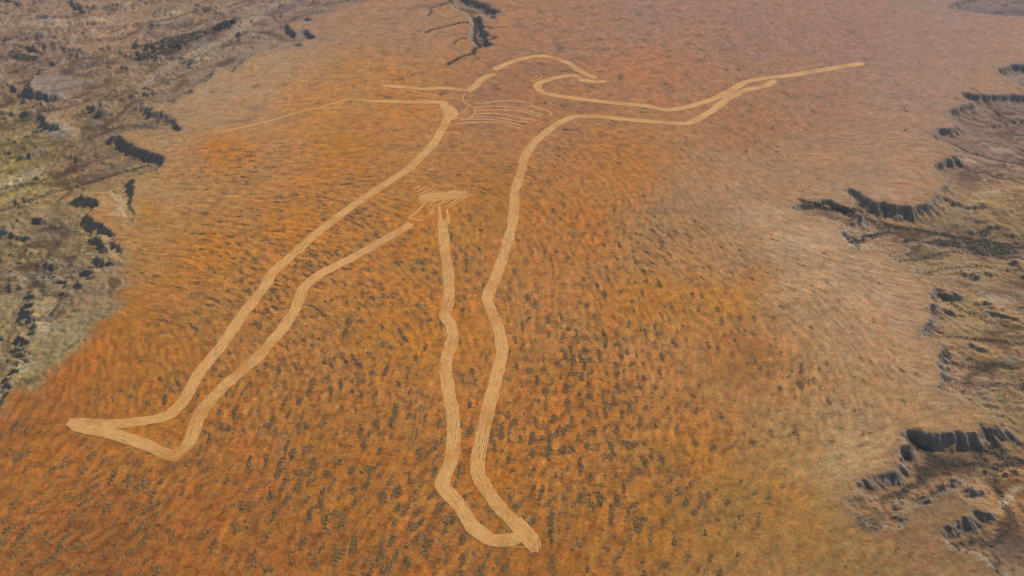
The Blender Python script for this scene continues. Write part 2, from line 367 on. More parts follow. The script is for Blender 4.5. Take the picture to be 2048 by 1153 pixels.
RELIEF = [(200,440,1),(175,395,1),(262,400,1),(320,325,.9),(250,290,1),(240,500,.8),(245,530,.35),(240,560,.5),(230,610,.3),(190,645,.25),(150,690,.25),(100,740,.2),
 (50,770,.25),(10,800,.5),(350,250,.9),(335,230,.4),(345,205,.4),(380,180,.6),(420,150,.4),(470,140,.5),(510,105,.4),(560,97,.25),(620,75,.9),(575,55,.9),(620,40,.7),
 (700,15,.4),(950,60,1),(1980,10,.8),(2020,140,1),(1950,192,1),(1910,220,.9),(1900,260,1),(1890,290,.5),(1900,325,1),(1880,370,.6),(1800,410,1),(1700,385,1.2),
 (1650,405,.8),(1600,412,1.1),(1620,432,.4),(1700,490,.5),(1760,505,.7),(1820,530,.7),(1860,570,.7),(1860,597,.8),(1860,625,.8),(1855,660,.9),(1880,705,.7),(1880,740,.8),
 (1900,785,.7),(1960,820,.15),(1990,858,.8),(1900,868,1.1),(1810,870,1),(1800,905,.9),(1730,958,.9),(1705,1005,.6),(1750,1052,.6),(1860,1008,.4),(1930,1045,.8),(1890,1100,.3)]
RF = idw([(a, b) for a, b, _ in RELIEF], [np.array([c]) for _, _, c in RELIEF], 5.0)[..., 0]

def scarp(d, h1=29.0, w=52.0, h2=20.0):
    if h1 == 29.0: w = np.where(GX > 0, 74.0, 52.0); h1 = np.where(GX > 0, 34.0, 29.0) * RF; h2 = h2 + 26 * (1 - np.minimum(RF, 1))
    """cliff, then a fan easing down to the flats"""
    a = np.clip(d / w, 0, 1)
    prof = h1 * (1 - (1 - a) ** 1.6)
    return prof + h2 * (1 - np.exp(-np.maximum(d - w * 0.6, 0) / 260.0))
dpos = np.maximum(SDF, 0)
low = -scarp(dpos)
rdg = lic(GX, GY, 62, 40, 2, 24)
rdg2 = lic(GX, GY, 30, 18, 2, 25)
low = low + sstep(40, 220, dpos) * (9 * fbm(GX, GY, 480, 4, 21) + 13.0 * (0.45 - np.abs(rdg)) + 5.0 * (.4 - np.abs(fbm(GX, GY, 130, 4, 22))))
terr = sstep(.03, .13, fbm(GX, GY, 300, 5, 26)) + .7 * sstep(.10, .20, fbm(GX, GY, 150, 4, 27))
low = low + sstep(60, 170, dpos) * (9.0 * terr) * np.where(GX < 0, 1.25, 1.0)
low = low + sstep(5, 70, dpos) * (5.0 * (.4 - np.abs(rdg2)) + 3.0 * fbm(GX, GY, 34, 3, 23))
mes = -24.0 - scarp(np.maximum(MSD, 0), 13, 34, 24)
H = np.where(SDF > 0, np.maximum(low, mes), 0).astype(F4)
for (a, b, hh, rad) in HILLS:
    (x, y) = ground(a, b, -30)
    d = np.hypot(WX - x, (WY - y) * .8)
    base = -47.0 + hh * 1.25
    cone = base - np.maximum(d - rad, 0) * 0.72
    H = np.where(SDF > 0, np.maximum(H, cone), H)
# eroded ledges of the low country: survey line, height; the high side faces the sun
LEDGES = [([(68,156),(52,176),(40,190),(50,197),(62,204)],22),([(72,252),(80,260),(90,268),(106,272)],30),([(176,231),(190,240),(206,241)],22),([(286,235),(300,244),(322,249)],22),
 ([(8,92),(40,96),(78,108)],10),([(300,60),(272,86),(262,104),(300,104)],14),([(78,204),(98,212),(120,208)],20),([(98,131),(118,140)],14),([(130,142),(150,151),(170,152)],14),
 ([(82,459),(110,463),(132,457)],8),([(196,544),(215,549),(246,551)],22),([(165,566),(176,573),(190,583)],24),([(151,586),(159,602),(167,613),(190,615)],26),
 ([(131,616),(135,636),(141,649)],26),([(150,637),(160,650),(170,641)],22),([(39,634),(47,650),(52,661)],26),([(58,679),(65,691)],18),([(27,698),(33,722),(40,741),(52,747)],26),
 ([(24,746),(21,763)],22),([(10,770),(7,791)],24),([(114,578),(126,585)],14),([(114,667),(125,674)],16),([(134,689),(147,698)],18),([(103,709),(119,716)],16),([(97,723),(109,728)],14),
 ([(91,731),(81,757)],12),([(182,500),(196,505),(204,516)],22),([(228,512),(240,506)],16),([(20,180),(44,210),(60,222)],14),([(150,120),(190,112),(240,98)],8),
 ([(205,190),(240,182),(290,165)],8),([(0,232),(40,240),(70,236)],10),([(130,318),(160,330),(200,322)],8),([(0,480),(50,492),(110,486)],8),([(20,330),(70,318),(120,300)],8),
 ([(60,40),(120,34),(200,20)],8),([(330,130),(370,112),(420,92)],8),([(410,205),(440,180),(470,160)],0),([(456,60),(500,52),(540,46)],12),([(478,78),(520,70),(548,72)],10),
 ([(1862,600),(1885,612),(1925,617)],14),([(1930,700),(1950,712),(1975,716)],10),([(1900,560),(1940,566),(1990,560)],8),([(1900,640),(1960,650),(2020,642)],8),
 ([(1900,420),(1930,430),(1975,428)],10),([(1930,350),(1985,362),(2030,356)],8),([(1960,960),(2000,972),(2040,965)],14),([(1900,1000),(1950,1010),(1990,1000)],10),
 ([(1920,250),(1960,262),(2010,258)],10),([(1870,905),(1900,912),(1940,908)],8),([(1945,215),(1985,232),(2040,236)],10),([(1700,1030),(1720,1046),(1745,1050)],14),
 ([(1760,1020),(1785,1044),(1806,1040)],12),([(1940,1050),(1975,1062),(2005,1058)],14)]
for (pts, amp) in LEDGES:
    if amp <= 0: continue
    w = wpts(pts, -38)
    cap = 320.0
    x0, x1, y0, y1 = w[:, 0].min() - cap, w[:, 0].max() + cap, w[:, 1].min() - cap, w[:, 1].max() + cap
    i0 = max(0, int((x0 - RX0) / CS)); i1 = min(NX, int((x1 - RX0) / CS) + 2); j0 = max(0, int((y0 - RY0) / CS)); j1 = min(NY, int((y1 - RY0) / CS) + 2)
    if i1 <= i0 or j1 <= j0: continue
    X, Y = WX[j0:j1, i0:i1], WY[j0:j1, i0:i1]
    best = np.full(X.shape, 1e9, F4); sdl = np.zeros(X.shape, F4); over = np.zeros(X.shape, F4)
    ns = len(w) - 1
    for q in range(ns):
        (ax, ay), (bx, by) = w[q], w[q + 1]
        L = math.hypot(bx - ax, by - ay); ux_, uy_ = (bx - ax) / L, (by - ay) / L
        nx_, ny_ = -uy_, ux_
        if nx_ * .55 + ny_ * .83 < 0: nx_, ny_ = -nx_, -ny_
        al = (X - ax) * ux_ + (Y - ay) * uy_; pe = (X - ax) * nx_ + (Y - ay) * ny_
        ov = np.maximum(-al, 0) + np.maximum(al - L, 0)
        d = np.hypot(pe, ov)
        m = d < best
        best = np.where(m, d, best); sdl = np.where(m, pe, sdl); over = np.where(m, ov, over)
    wd = 12 + amp * .5
    add = amp * sstep(0, wd, sdl) * np.exp(-np.maximum(sdl - wd, 0) / 75.0) * np.exp(-over / 22.0)
    cut = -.25 * amp * np.exp(-np.abs(np.minimum(sdl, 0)) / 40.0) * (sdl < 0) * np.exp(-over / 22.0)
    H[j0:j1, i0:i1] += (add + cut) * sstep(0, 40, SDF[j0:j1, i0:i1])
# creeks
CRK = np.zeros(H.shape, F4)
CRW = np.zeros(H.shape, F4)
for (pts, hw, dep, amt) in CREEKS:
    z = -38 if min(p[0] for p in pts) < 560 or max(p[0] for p in pts) > 1880 else -18
    w = wpts(pts, z)
    # finer wandering course
    q = []
    for k in range(len(w) - 1):
        for t in np.linspace(0, 1, 6, endpoint=False): q.append(w[k] * (1 - t) + w[k + 1] * t)
    q = np.array(q + [w[-1]])
    q[:, 0] += 9 * gnoise(q[:, 0] / 60, q[:, 1] / 60, 31); q[:, 1] += 9 * gnoise(q[:, 0] / 60, q[:, 1] / 60, 32)
    d = line_dist(q, GX, GY, 90.0)
    H = H - dep * np.exp(-(d / (hw * 1.3)) ** 2) * np.where(SDF > -4, 1, .45) - dep * .5 * np.exp(-(d / (hw * 4.0)) ** 2) * (SDF > 0)
    CRK = np.maximum(CRK, amt * np.exp(-(d / (hw * 0.95)) ** 2))
    if hw > 15: CRW = np.maximum(CRW, np.exp(-(d / (hw * 1.3)) ** 2))
# small washes branching over the flats
VEIN = np.minimum(np.abs(fbm(GX, GY, 230, 4, 28)), 1.3 * np.abs(fbm(GX + 300, GY, 330, 5, 29)))
VEIN = (np.exp(-(VEIN / .035) ** 2) * sstep(25, 90, SDF) * sstep(-.25, .1, fbm(GX, GY, 500, 2, 30))).astype(F4)
H = H - 3.2 * VEIN
H = np.minimum(H, 0.0)

# rain run over the low country: droplets cut gullies into the scarps and flats
MASK = sstep(-2, 10, SDF).astype(F4)
FLOW = np.zeros(H.size, F4)
def erode(H, rounds, steps, n):
    global FLOW
    Hf = H.astype(np.float64).ravel()
    M = MASK.ravel()
    cells = np.nonzero((SDF.ravel() > -6) & (SDF.ravel() < 900))[0]
    for r in range(rounds):
        c = rng.choice(cells, n)
        px = (c % NX) + rng.random(n); py = (c // NX) + rng.random(n)
        dx = np.zeros(n); dy = np.zeros(n); vel = np.ones(n); wat = np.ones(n); sed = np.zeros(n)
        for s in range(steps):
            px = np.clip(px, 1, NX - 3); py = np.clip(py, 1, NY - 3)
            i = px.astype(np.int64); j = py.astype(np.int64); u = px - i; v = py - j
            k = j * NX + i
            h00 = Hf[k]; h10 = Hf[k + 1]; h01 = Hf[k + NX]; h11 = Hf[k + NX + 1]
            gxx = (h10 - h00) * (1 - v) + (h11 - h01) * v
            gyy = (h01 - h00) * (1 - u) + (h11 - h10) * u
            h = (h00 * (1 - u) + h10 * u) * (1 - v) + (h01 * (1 - u) + h11 * u) * v
            dx = dx * .3 - gxx * .7; dy = dy * .3 - gyy * .7
            L = np.hypot(dx, dy) + 1e-9
            dx /= L; dy /= L
            nx_ = np.clip(px + dx, 1, NX - 3); ny_ = np.clip(py + dy, 1, NY - 3)
            i2 = nx_.astype(np.int64); j2 = ny_.astype(np.int64); u2 = nx_ - i2; v2 = ny_ - j2
            k2 = j2 * NX + i2
            hn = (Hf[k2] * (1 - u2) + Hf[k2 + 1] * u2) * (1 - v2) + (Hf[k2 + NX] * (1 - u2) + Hf[k2 + NX + 1] * u2) * v2
            dh = hn - h
            cap = np.maximum(-dh, 0.02) * vel * wat * 1.6
            dep = np.where(dh > 0, np.minimum(sed, dh), np.where(sed > cap, (sed - cap) * .25, 0))
            ero = np.where((dh < 0) & (sed < cap), np.minimum((cap - sed) * .22, -dh * .5), 0)
            amt = (dep - ero) * M[k]
            sed = np.maximum(sed - dep + ero * M[k], 0)
            for off, w in ((0, (1 - u) * (1 - v)), (1, u * (1 - v)), (NX, (1 - u) * v), (NX + 1, u * v)):
                Hf += np.bincount(k + off, weights=amt * w, minlength=Hf.size)
            FLOW += np.bincount(k, weights=wat, minlength=Hf.size).astype(F4)
            vel = np.sqrt(np.maximum(vel * vel * .9 - dh * .6, .05)); vel = np.minimum(vel, 4)
            wat *= .975
            px, py = nx_, ny_
    return Hf.reshape(H.shape).astype(F4)
H = erode(H, 14, 45, 14000)
FLOW = FLOW.reshape(H.shape)
H = np.where(SDF < -4, np.minimum(H, 0) * 1.0, H)
# direction straight down the scarps, for their ribs and rills
SB = SDF.copy()
for _ in range(4):
    SB = (SB + np.roll(SB, 1, 0) + np.roll(SB, -1, 0) + np.roll(SB, 1, 1) + np.roll(SB, -1, 1)) / 5
_gy, _gx = np.gradient(SB, CS)
_a = np.arctan2(_gy, _gx)
RIB = np.stack([np.cos(2 * _a), np.sin(2 * _a)], -1).astype(F4)
def ribs(x, y, seed=74, scale=9.0):
    t2 = sample(RIB, x, y)
    return lic(x, y, scale, 6.0, 3, seed, th=.5 * np.arctan2(t2[..., 1], t2[..., 0]))
# slope for rock exposure
gyh, gxh = np.gradient(H, CS)
SLOPE = np.hypot(gxh, gyh).astype(F4)
FL = np.clip(np.log1p(FLOW) / np.log1p(np.percentile(FLOW[SDF > 0], 99.5)), 0, 1).astype(F4)

DK = np.zeros(H.shape, F4); LT = np.zeros(H.shape, F4)
UU, VV = survey(GX + 22 * fbm(GX, GY, 120, 4, 41), GY + 40 * fbm(GX, GY, 120, 4, 42))
for lst, R in ((DARK, DK), (LIGHT, LT)):
    for (a, b, rx, ry, tilt, s) in lst:
        t = math.radians(tilt)
        p = (UU - a) * math.cos(t) + (VV - b) * math.sin(t); q = -(UU - a) * math.sin(t) + (VV - b) * math.cos(t)
        np.maximum(R, s * (1 - sstep(.55, 1.25, np.hypot(p / rx, q / ry))), out=R)

# ------------------------------------------------------------------ the ploughed figure: survey of its lines
W_BAND = 34.0
FIG = {
 'trailing_leg_outline': (W_BAND, [[(886,207),(893,222),(895,236),(882,262),(864,292),(836,320),(812,343),(770,369),(700,416),(640,461),(590,506),(545,546),(525,580),
    (482,635),(445,690),(400,745),(366,803),(335,832),(290,842),(220,850),(165,846),(135,845)],
    [(140,846),(170,857),(230,870),(290,889),(345,912),(378,885),(400,826),(445,776),(510,720),(560,665),(590,620),(606,578),(640,549),(700,518),(750,490),(800,462),(822,447)]]),
 'leading_leg_outline': (W_BAND, [[(884,440),(886,468),(889,500),(894,530),(898,570),(896,605),(889,632),(902,650),(904,680),(895,710),(890,740),(897,785),(905,830),(907,880),
    (901,925),(884,972),(916,1010),(946,1056),(985,1082),(1028,1080),(1048,1062)],
    [(1072,1104),(1058,1076),(1034,1052),(1003,1022),(962,965),(954,928),(964,872),(981,800),(996,740),(1004,700),(996,655),(974,598),(990,560),(1010,500),(1024,452),(1028,420),(1029,382)]]),
 'torso_outline': (W_BAND, [[(1029,384),(1042,347),(1050,312),(1075,280),(1110,252),(1142,236),(1165,233)]]),
 'throwing_arm_outline': (36.0, [[(1160,234),(1200,235),(1260,241),(1340,247),(1376,247),(1420,225),(1458,196),(1490,181),(1528,173),(1550,161)],
    [(1552,155),(1530,157),(1490,165),(1460,183),(1420,201),(1370,216),(1335,221),(1290,213),(1240,209),(1180,202),(1130,195),(1090,187),(1073,177)]]),
 'raised_stick': (40.0, [[(1545,156),(1600,148),(1660,138),(1728,127)]]),
 'head_outline': (36.0, [[(1074,178),(1078,167),(1103,159),(1142,152),(1160,156)],[(1156,160),(1180,164),(1200,165),(1212,163)],
    [(1192,158),(1165,146),(1151,138),(1140,129),(1117,120),(1094,114),(1070,113),(1047,118),(1029,123),(1010,130),(988,141)],[(990,148),(970,155),(958,165),(946,176),(934,184)]]),
 'trailing_arm_outline': (32.0, [[(932,182),(903,178),(877,177),(847,179),(818,176),(788,174),(762,171)],[(895,207),(886,205),(847,205),(811,205),(781,204),(744,203)],
    ]),
 'waist_patch': (60.0, [[(838,398),(868,395),(902,391),(934,389)]]),
 'shoulder_patch': (56.0, [[(894,212),(902,226),(896,240)]]),
}
THIN = {
 'foot_line': (9.0, [[(1040,1036),(1062,1058),(1074,1082),(1075,1106)],[(1004,1090),(1030,1094),(1052,1096)]]),
 'shoulder_line': (11.0, [[(818,181),(855,189),(892,195),(921,198)],[(930,186),(925,198),(930,206)],[(965,156),(985,162),(996,166)]]),
 'arm_line': (28.0, [[(744,203),(700,198),(668,206),(640,214)],[(700,215),(660,216),(620,218),(560,236),(500,252),(430,266)]]),
 'neck_ring': (13.0, [[(930,206),(948,215),(949,226),(936,236),(910,237)],[(905,233),(920,228),(932,220),(938,212)],[(910,236),(928,231),(938,222)]]),
 'chest_band': (18.0, [[(950,206),(968,206),(994,202),(1020,201),(1050,203)],[(1061,210),(1073,215),(1091,220),(1103,228),(1098,232)],[(950,215),(978,212),(1003,212),(1038,216),(1065,224),(1087,229)],
    [(950,221),(978,219),(1003,219),(1038,221),(1056,226),(1082,233)],[(949,228),(978,226),(1012,229),(1038,235),(1073,241)],[(942,234),(968,233),(1003,236),(1029,241),(1059,246)],
    [(920,239),(950,238),(985,239),(1021,246),(1047,252)],[(913,247),(950,244),(985,244),(1012,249),(1043,258)]]),
 'waist_stroke': (12.5, [[(833,385),(850,374)],[(834,391),(867,376)],[(836,398),(874,380)],[(842,401),(882,383)],[(832,404),(888,384)],[(838,408),(895,385)],[(850,406),(902,384)],
    [(858,410),(912,383)],[(866,413),(920,385)],[(875,412),(927,386)],[(888,415),(936,387)],[(897,415),(943,389)],[(829,379),(840,371)]]),
 'waist_line': (19.0, [[(852,404),(838,420),(819,436),(846,441)],[(878,414),(880,430),(883,448)],[(893,418),(896,432),(896,448)],[(868,415),(860,430)]]),
 'mouth_line': (11.0, [[(1060,147),(1074,147),(1083,152),(1078,158),(1064,162)],[(1066,151),(1075,153),(1066,157)]]),
}
TRACKS = [[(888,633),(858,636),(830,634),(790,625)],[(892,660),(880,700),(862,732),(846,756),(838,790),(834,840),(826,880),(800,920),(772,945),(760,975),(740,1010),(716,1050),(696,1090),(688,1170)],
 [(889,382),(890,360),(893,344),(915,338),(945,320),(965,298),(978,272)],[(388,925),(386,960),(385,990)],[(940,435),(975,440),(1015,452)]]

def smooth_line(pts, step):
    P = np.array(pts, float)
    P = np.vstack([2 * P[0] - P[1], P, 2 * P[-1] - P[-2]])
    out = []
    for i in range(1, len(P) - 2):
        p0, p1, p2, p3 = P[i - 1], P[i], P[i + 1], P[i + 2]
        n = max(2, int(np.hypot(*(p2 - p1)) / (step * .5)))
        for k in range(n):
            t = k / n
            # Catmull-Rom eased towards the straight line so that bends stay inside the survey
            c = .5 * ((2 * p1) + (-p0 + p2) * t + (2 * p0 - 5 * p1 + 4 * p2 - p3) * t * t + (-p0 + 3 * p1 - 3 * p2 + p3) * t ** 3)
            l = p1 * (1 - t) + p2 * t
            out.append(.6 * c + .4 * l)
    out.append(P[-2])
    out = np.array(out)
    s = np.concatenate([[0], np.cumsum(np.hypot(*np.diff(out, axis=0).T))])
    n = max(2, int(s[-1] / step) + 1)
    t = np.linspace(0, s[-1], n)
    return np.stack([np.interp(t, s, out[:, 0]), np.interp(t, s, out[:, 1])], 1), t

FD = np.full(H.shape, 200.0, F4)                 # distance to the outside of any ploughed line
for d in (FIG, THIN):
    for k, (w, lines) in d.items():
        for l in lines:
            FD = np.minimum(FD, line_dist(wpts(l), GX, GY, 60.0) - w / 2)
for l in TRACKS:
    FD = np.minimum(FD, line_dist(wpts(l), GX, GY, 30.0) - 2)

def land(x, y, micro=True):
    """height of the ground at world points"""
    h = sample(H, x, y)
    sdf = sample(SDF, x, y)
    pl = sstep(6, -30, sdf)
    h = h + pl * 2.6 * gnoise(x / 520, y / 520, 51)
    out = np.maximum(np.maximum(RX0 - x, x - (RX0 + CS * (NX - 1))), np.maximum(RY0 - y, y - (RY0 + CS * (NY - 1))))
    o = sstep(0, 700, out)
    h = h * (1 - o) + o * (-22 + 16 * fbm(x, y, 1500, 3, 52))
    if micro:
        f = sstep(2, 22, sample(FD, x, y)) * (1 - o)
        h = h + pl * f * (1.15 * np.clip(lic(x, y, 15, 7, 2, 61, oct2=False), -1.2, 1.2) + .45 * gnoise(x / 8, y / 8, 60))
        b = (1 - pl) * (1 - o)
        st = sstep(.12, .5, sample(SLOPE, x, y))
        h = h + b * st * (1.0 * gnoise(x / 9, y / 9, 62) + 3.4 * np.clip(ribs(x, y), -1.2, 1.0) + 1.6 * np.clip(ribs(x, y, 75, 27.0), -1.2, 1.0)) + b * (1.5 * gnoise(x / 15, y / 15, 63) + 2.6 * np.abs(gnoise(x / 31, y / 31, 64)) + .7 * gnoise(x / 8, y / 8, 65))
    return h

# ------------------------------------------------------------------ materials
def new_mat(name):
    m = bpy.data.materials.new(name)
    m.use_nodes = True
    return m, m.node_tree, m.node_tree.nodes["Principled BSDF"]

def soil_material(name, rough=.95, amp=.22, bump=.5):
    m, nt, b = new_mat(name)
    at = nt.nodes.new("ShaderNodeAttribute"); at.attribute_name = "soil"
    geo = nt.nodes.new("ShaderNodeNewGeometry")
    def noise(scale, detail=4):
        n = nt.nodes.new("ShaderNodeTexNoise")
        n.inputs["Scale"].default_value = scale; n.inputs["Detail"].default_value = detail; n.inputs["Roughness"].default_value = .6
        nt.links.new(geo.outputs["Position"], n.inputs["Vector"])
        return n
    n1, n2 = noise(.16, 5), noise(.045, 4)
    mr = nt.nodes.new("ShaderNodeMapRange")
    mr.inputs[1].default_value = .3; mr.inputs[2].default_value = .7
    mr.inputs[3].default_value = 1 - amp; mr.inputs[4].default_value = 1 + amp
    nt.links.new(n1.outputs["Fac"], mr.inputs[0])
    mul = nt.nodes.new("ShaderNodeVectorMath"); mul.operation = 'SCALE'
    nt.links.new(at.outputs["Color"], mul.inputs[0]); nt.links.new(mr.outputs[0], mul.inputs["Scale"])
    # redder and paler patches of gravel
    mix = nt.nodes.new("ShaderNodeMix"); mix.data_type = 'RGBA'; mix.blend_type = 'MULTIPLY'
    mix.inputs["Factor"].default_value = 1.0
    cr = nt.nodes.new("ShaderNodeValToRGB")
    cr.color_ramp.elements[0].position = .35; cr.color_ramp.elements[0].color = (1.05, .93, .86, 1)
    cr.color_ramp.elements[1].position = .65; cr.color_ramp.elements[1].color = (.96, 1.03, 1.08, 1)
    nt.links.new(n2.outputs["Fac"], cr.inputs["Fac"])
    nt.links.new(mul.outputs[0], mix.inputs["A"]); nt.links.new(cr.outputs[0], mix.inputs["B"])
    nt.links.new(mix.outputs["Result"], b.inputs["Base Color"])
    b.inputs["Roughness"].default_value = rough
    b.inputs["Specular IOR Level"].default_value = .1
    bp = nt.nodes.new("ShaderNodeBump"); bp.inputs["Strength"].default_value = bump; bp.inputs["Distance"].default_value = 1.2
    nb = noise(.22, 6)
    nt.links.new(nb.outputs["Fac"], bp.inputs["Height"]); nt.links.new(bp.outputs[0], b.inputs["Normal"])
    return m

MAT_SOIL = soil_material("desert_soil", amp=.26, bump=.6)
MAT_PLOUGH = soil_material("ploughed_soil", amp=.10, bump=.2)

def scrub_material(name, ca, cb):
    m, nt, b = new_mat(name)
    at = nt.nodes.new("ShaderNodeAttribute"); at.attribute_name = "tone"
    geo = nt.nodes.new("ShaderNodeNewGeometry")
    n = nt.nodes.new("ShaderNodeTexNoise"); n.inputs["Scale"].default_value = .7; n.inputs["Detail"].default_value = 3
    nt.links.new(geo.outputs["Position"], n.inputs["Vector"])
    add = nt.nodes.new("ShaderNodeMath"); add.operation = 'ADD'
    sc = nt.nodes.new("ShaderNodeMath"); sc.operation = 'MULTIPLY_ADD'; sc.inputs[1].default_value = .7; sc.inputs[2].default_value = -.35
    nt.links.new(n.outputs["Fac"], sc.inputs[0]); nt.links.new(sc.outputs[0], add.inputs[0]); nt.links.new(at.outputs["Fac"], add.inputs[1])
    mix = nt.nodes.new("ShaderNodeMix"); mix.data_type = 'RGBA'
    mix.inputs["A"].default_value = (*ca, 1); mix.inputs["B"].default_value = (*cb, 1)
    nt.links.new(add.outputs[0], mix.inputs["Factor"]); nt.links.new(mix.outputs["Result"], b.inputs["Base Color"])
    b.inputs["Roughness"].default_value = .9; b.inputs["Specular IOR Level"].default_value = .1
    return m
MAT_SCRUB = scrub_material("saltbush_scrub", (.150, .080, .024), (.34, .175, .060))
MAT_CREEK = scrub_material("creek_scrub", (.045, .036, .022), (.15, .11, .060))

def mesh_obj(name, V, quads=None, tris=None, mat=None, attrs=None, smooth=True, parent=None, link=True):
    me = bpy.data.meshes.new(name)
    V = np.asarray(V, F4)
    me.vertices.add(len(V)); me.vertices.foreach_set("co", V.ravel())
    faces = quads if quads is not None else tris
    faces = np.asarray(faces, np.int32); k = faces.shape[1]
    me.loops.add(faces.size); me.loops.foreach_set("vertex_index", faces.ravel())
    me.polygons.add(len(faces)); me.polygons.foreach_set("loop_start", np.arange(0, faces.size, k, dtype=np.int32))
    me.polygons.foreach_set("use_smooth", np.full(len(faces), smooth, bool))
    me.update(calc_edges=True)
    if attrs:
        for an, (typ, val) in attrs.items():
            a = me.attributes.new(an, typ, 'POINT')
            if typ == 'FLOAT_COLOR':
                c = np.ones((len(V), 4), F4); c[:, :3] = val
                a.data.foreach_set("color", c.ravel())
            else:
                a.data.foreach_set("value", np.asarray(val, F4).ravel())
    if mat: me.materials.append(mat)
    if not link: return me
    o = bpy.data.objects.new(name, me)
    COL.objects.link(o)
    if parent: o.parent = parent
    return o

def tag(o, label=None, cat=None, group=None, kind=None):
    if label: o["label"] = label
    if cat: o["category"] = cat
    if group: o["group"] = group
    if kind: o["kind"] = kind
    return o

# ------------------------------------------------------------------ the ground: one sheet to the horizon
FAR = 26000.0
ang = np.linspace(math.radians(55.5), math.radians(14.6), 800)
yc = CAM_H / np.tan(ang)
yrows = np.concatenate([-FAR + (FAR + yc[0]) * (1 - (1 - np.linspace(0, 1, 26)[:-1]) ** 3), yc, yc[-1] + (FAR - yc[-1]) * np.linspace(0, 1, 40)[1:] ** 2.2])
NC = 1240
uc = np.linspace(-1, 1, NC)
hw = 1.17 * math.tan(HFOV / 2) * np.sqrt(yrows ** 2 * .9 + CAM_H ** 2)
hw = np.clip(hw, 1000, 9000)
side = np.linspace(0, 1, 26)[1:] ** 2.2
core = uc[None, :] * hw[:, None]
right = hw[:, None] + side[None, :] * (FAR - hw[:, None])
TX = np.concatenate([-right[:, ::-1], core, right], 1)
TY = np.repeat(yrows[:, None], TX.shape[1], 1)
nr, ncol = TX.shape
TZ = land(TX, TY)

def streaks(x, y):
    """standardised noise: low where the scrub gathers"""
    a = (lic(x, y, 18, 9, 1, 81) + .22 * gnoise(x / 8, y / 8, 89) + .62 * fbm(x, y, 110, 3, 82) + .30 * fbm(x, y, 420, 2, 83)) / .43
    far = sstep(2600, 3800, np.sqrt(x * x + y * y))
    b = fbm(x, y, 62, 3, 97) / .27
    return a * (1 - .75 * far) + b * .95 * far - .35 * far

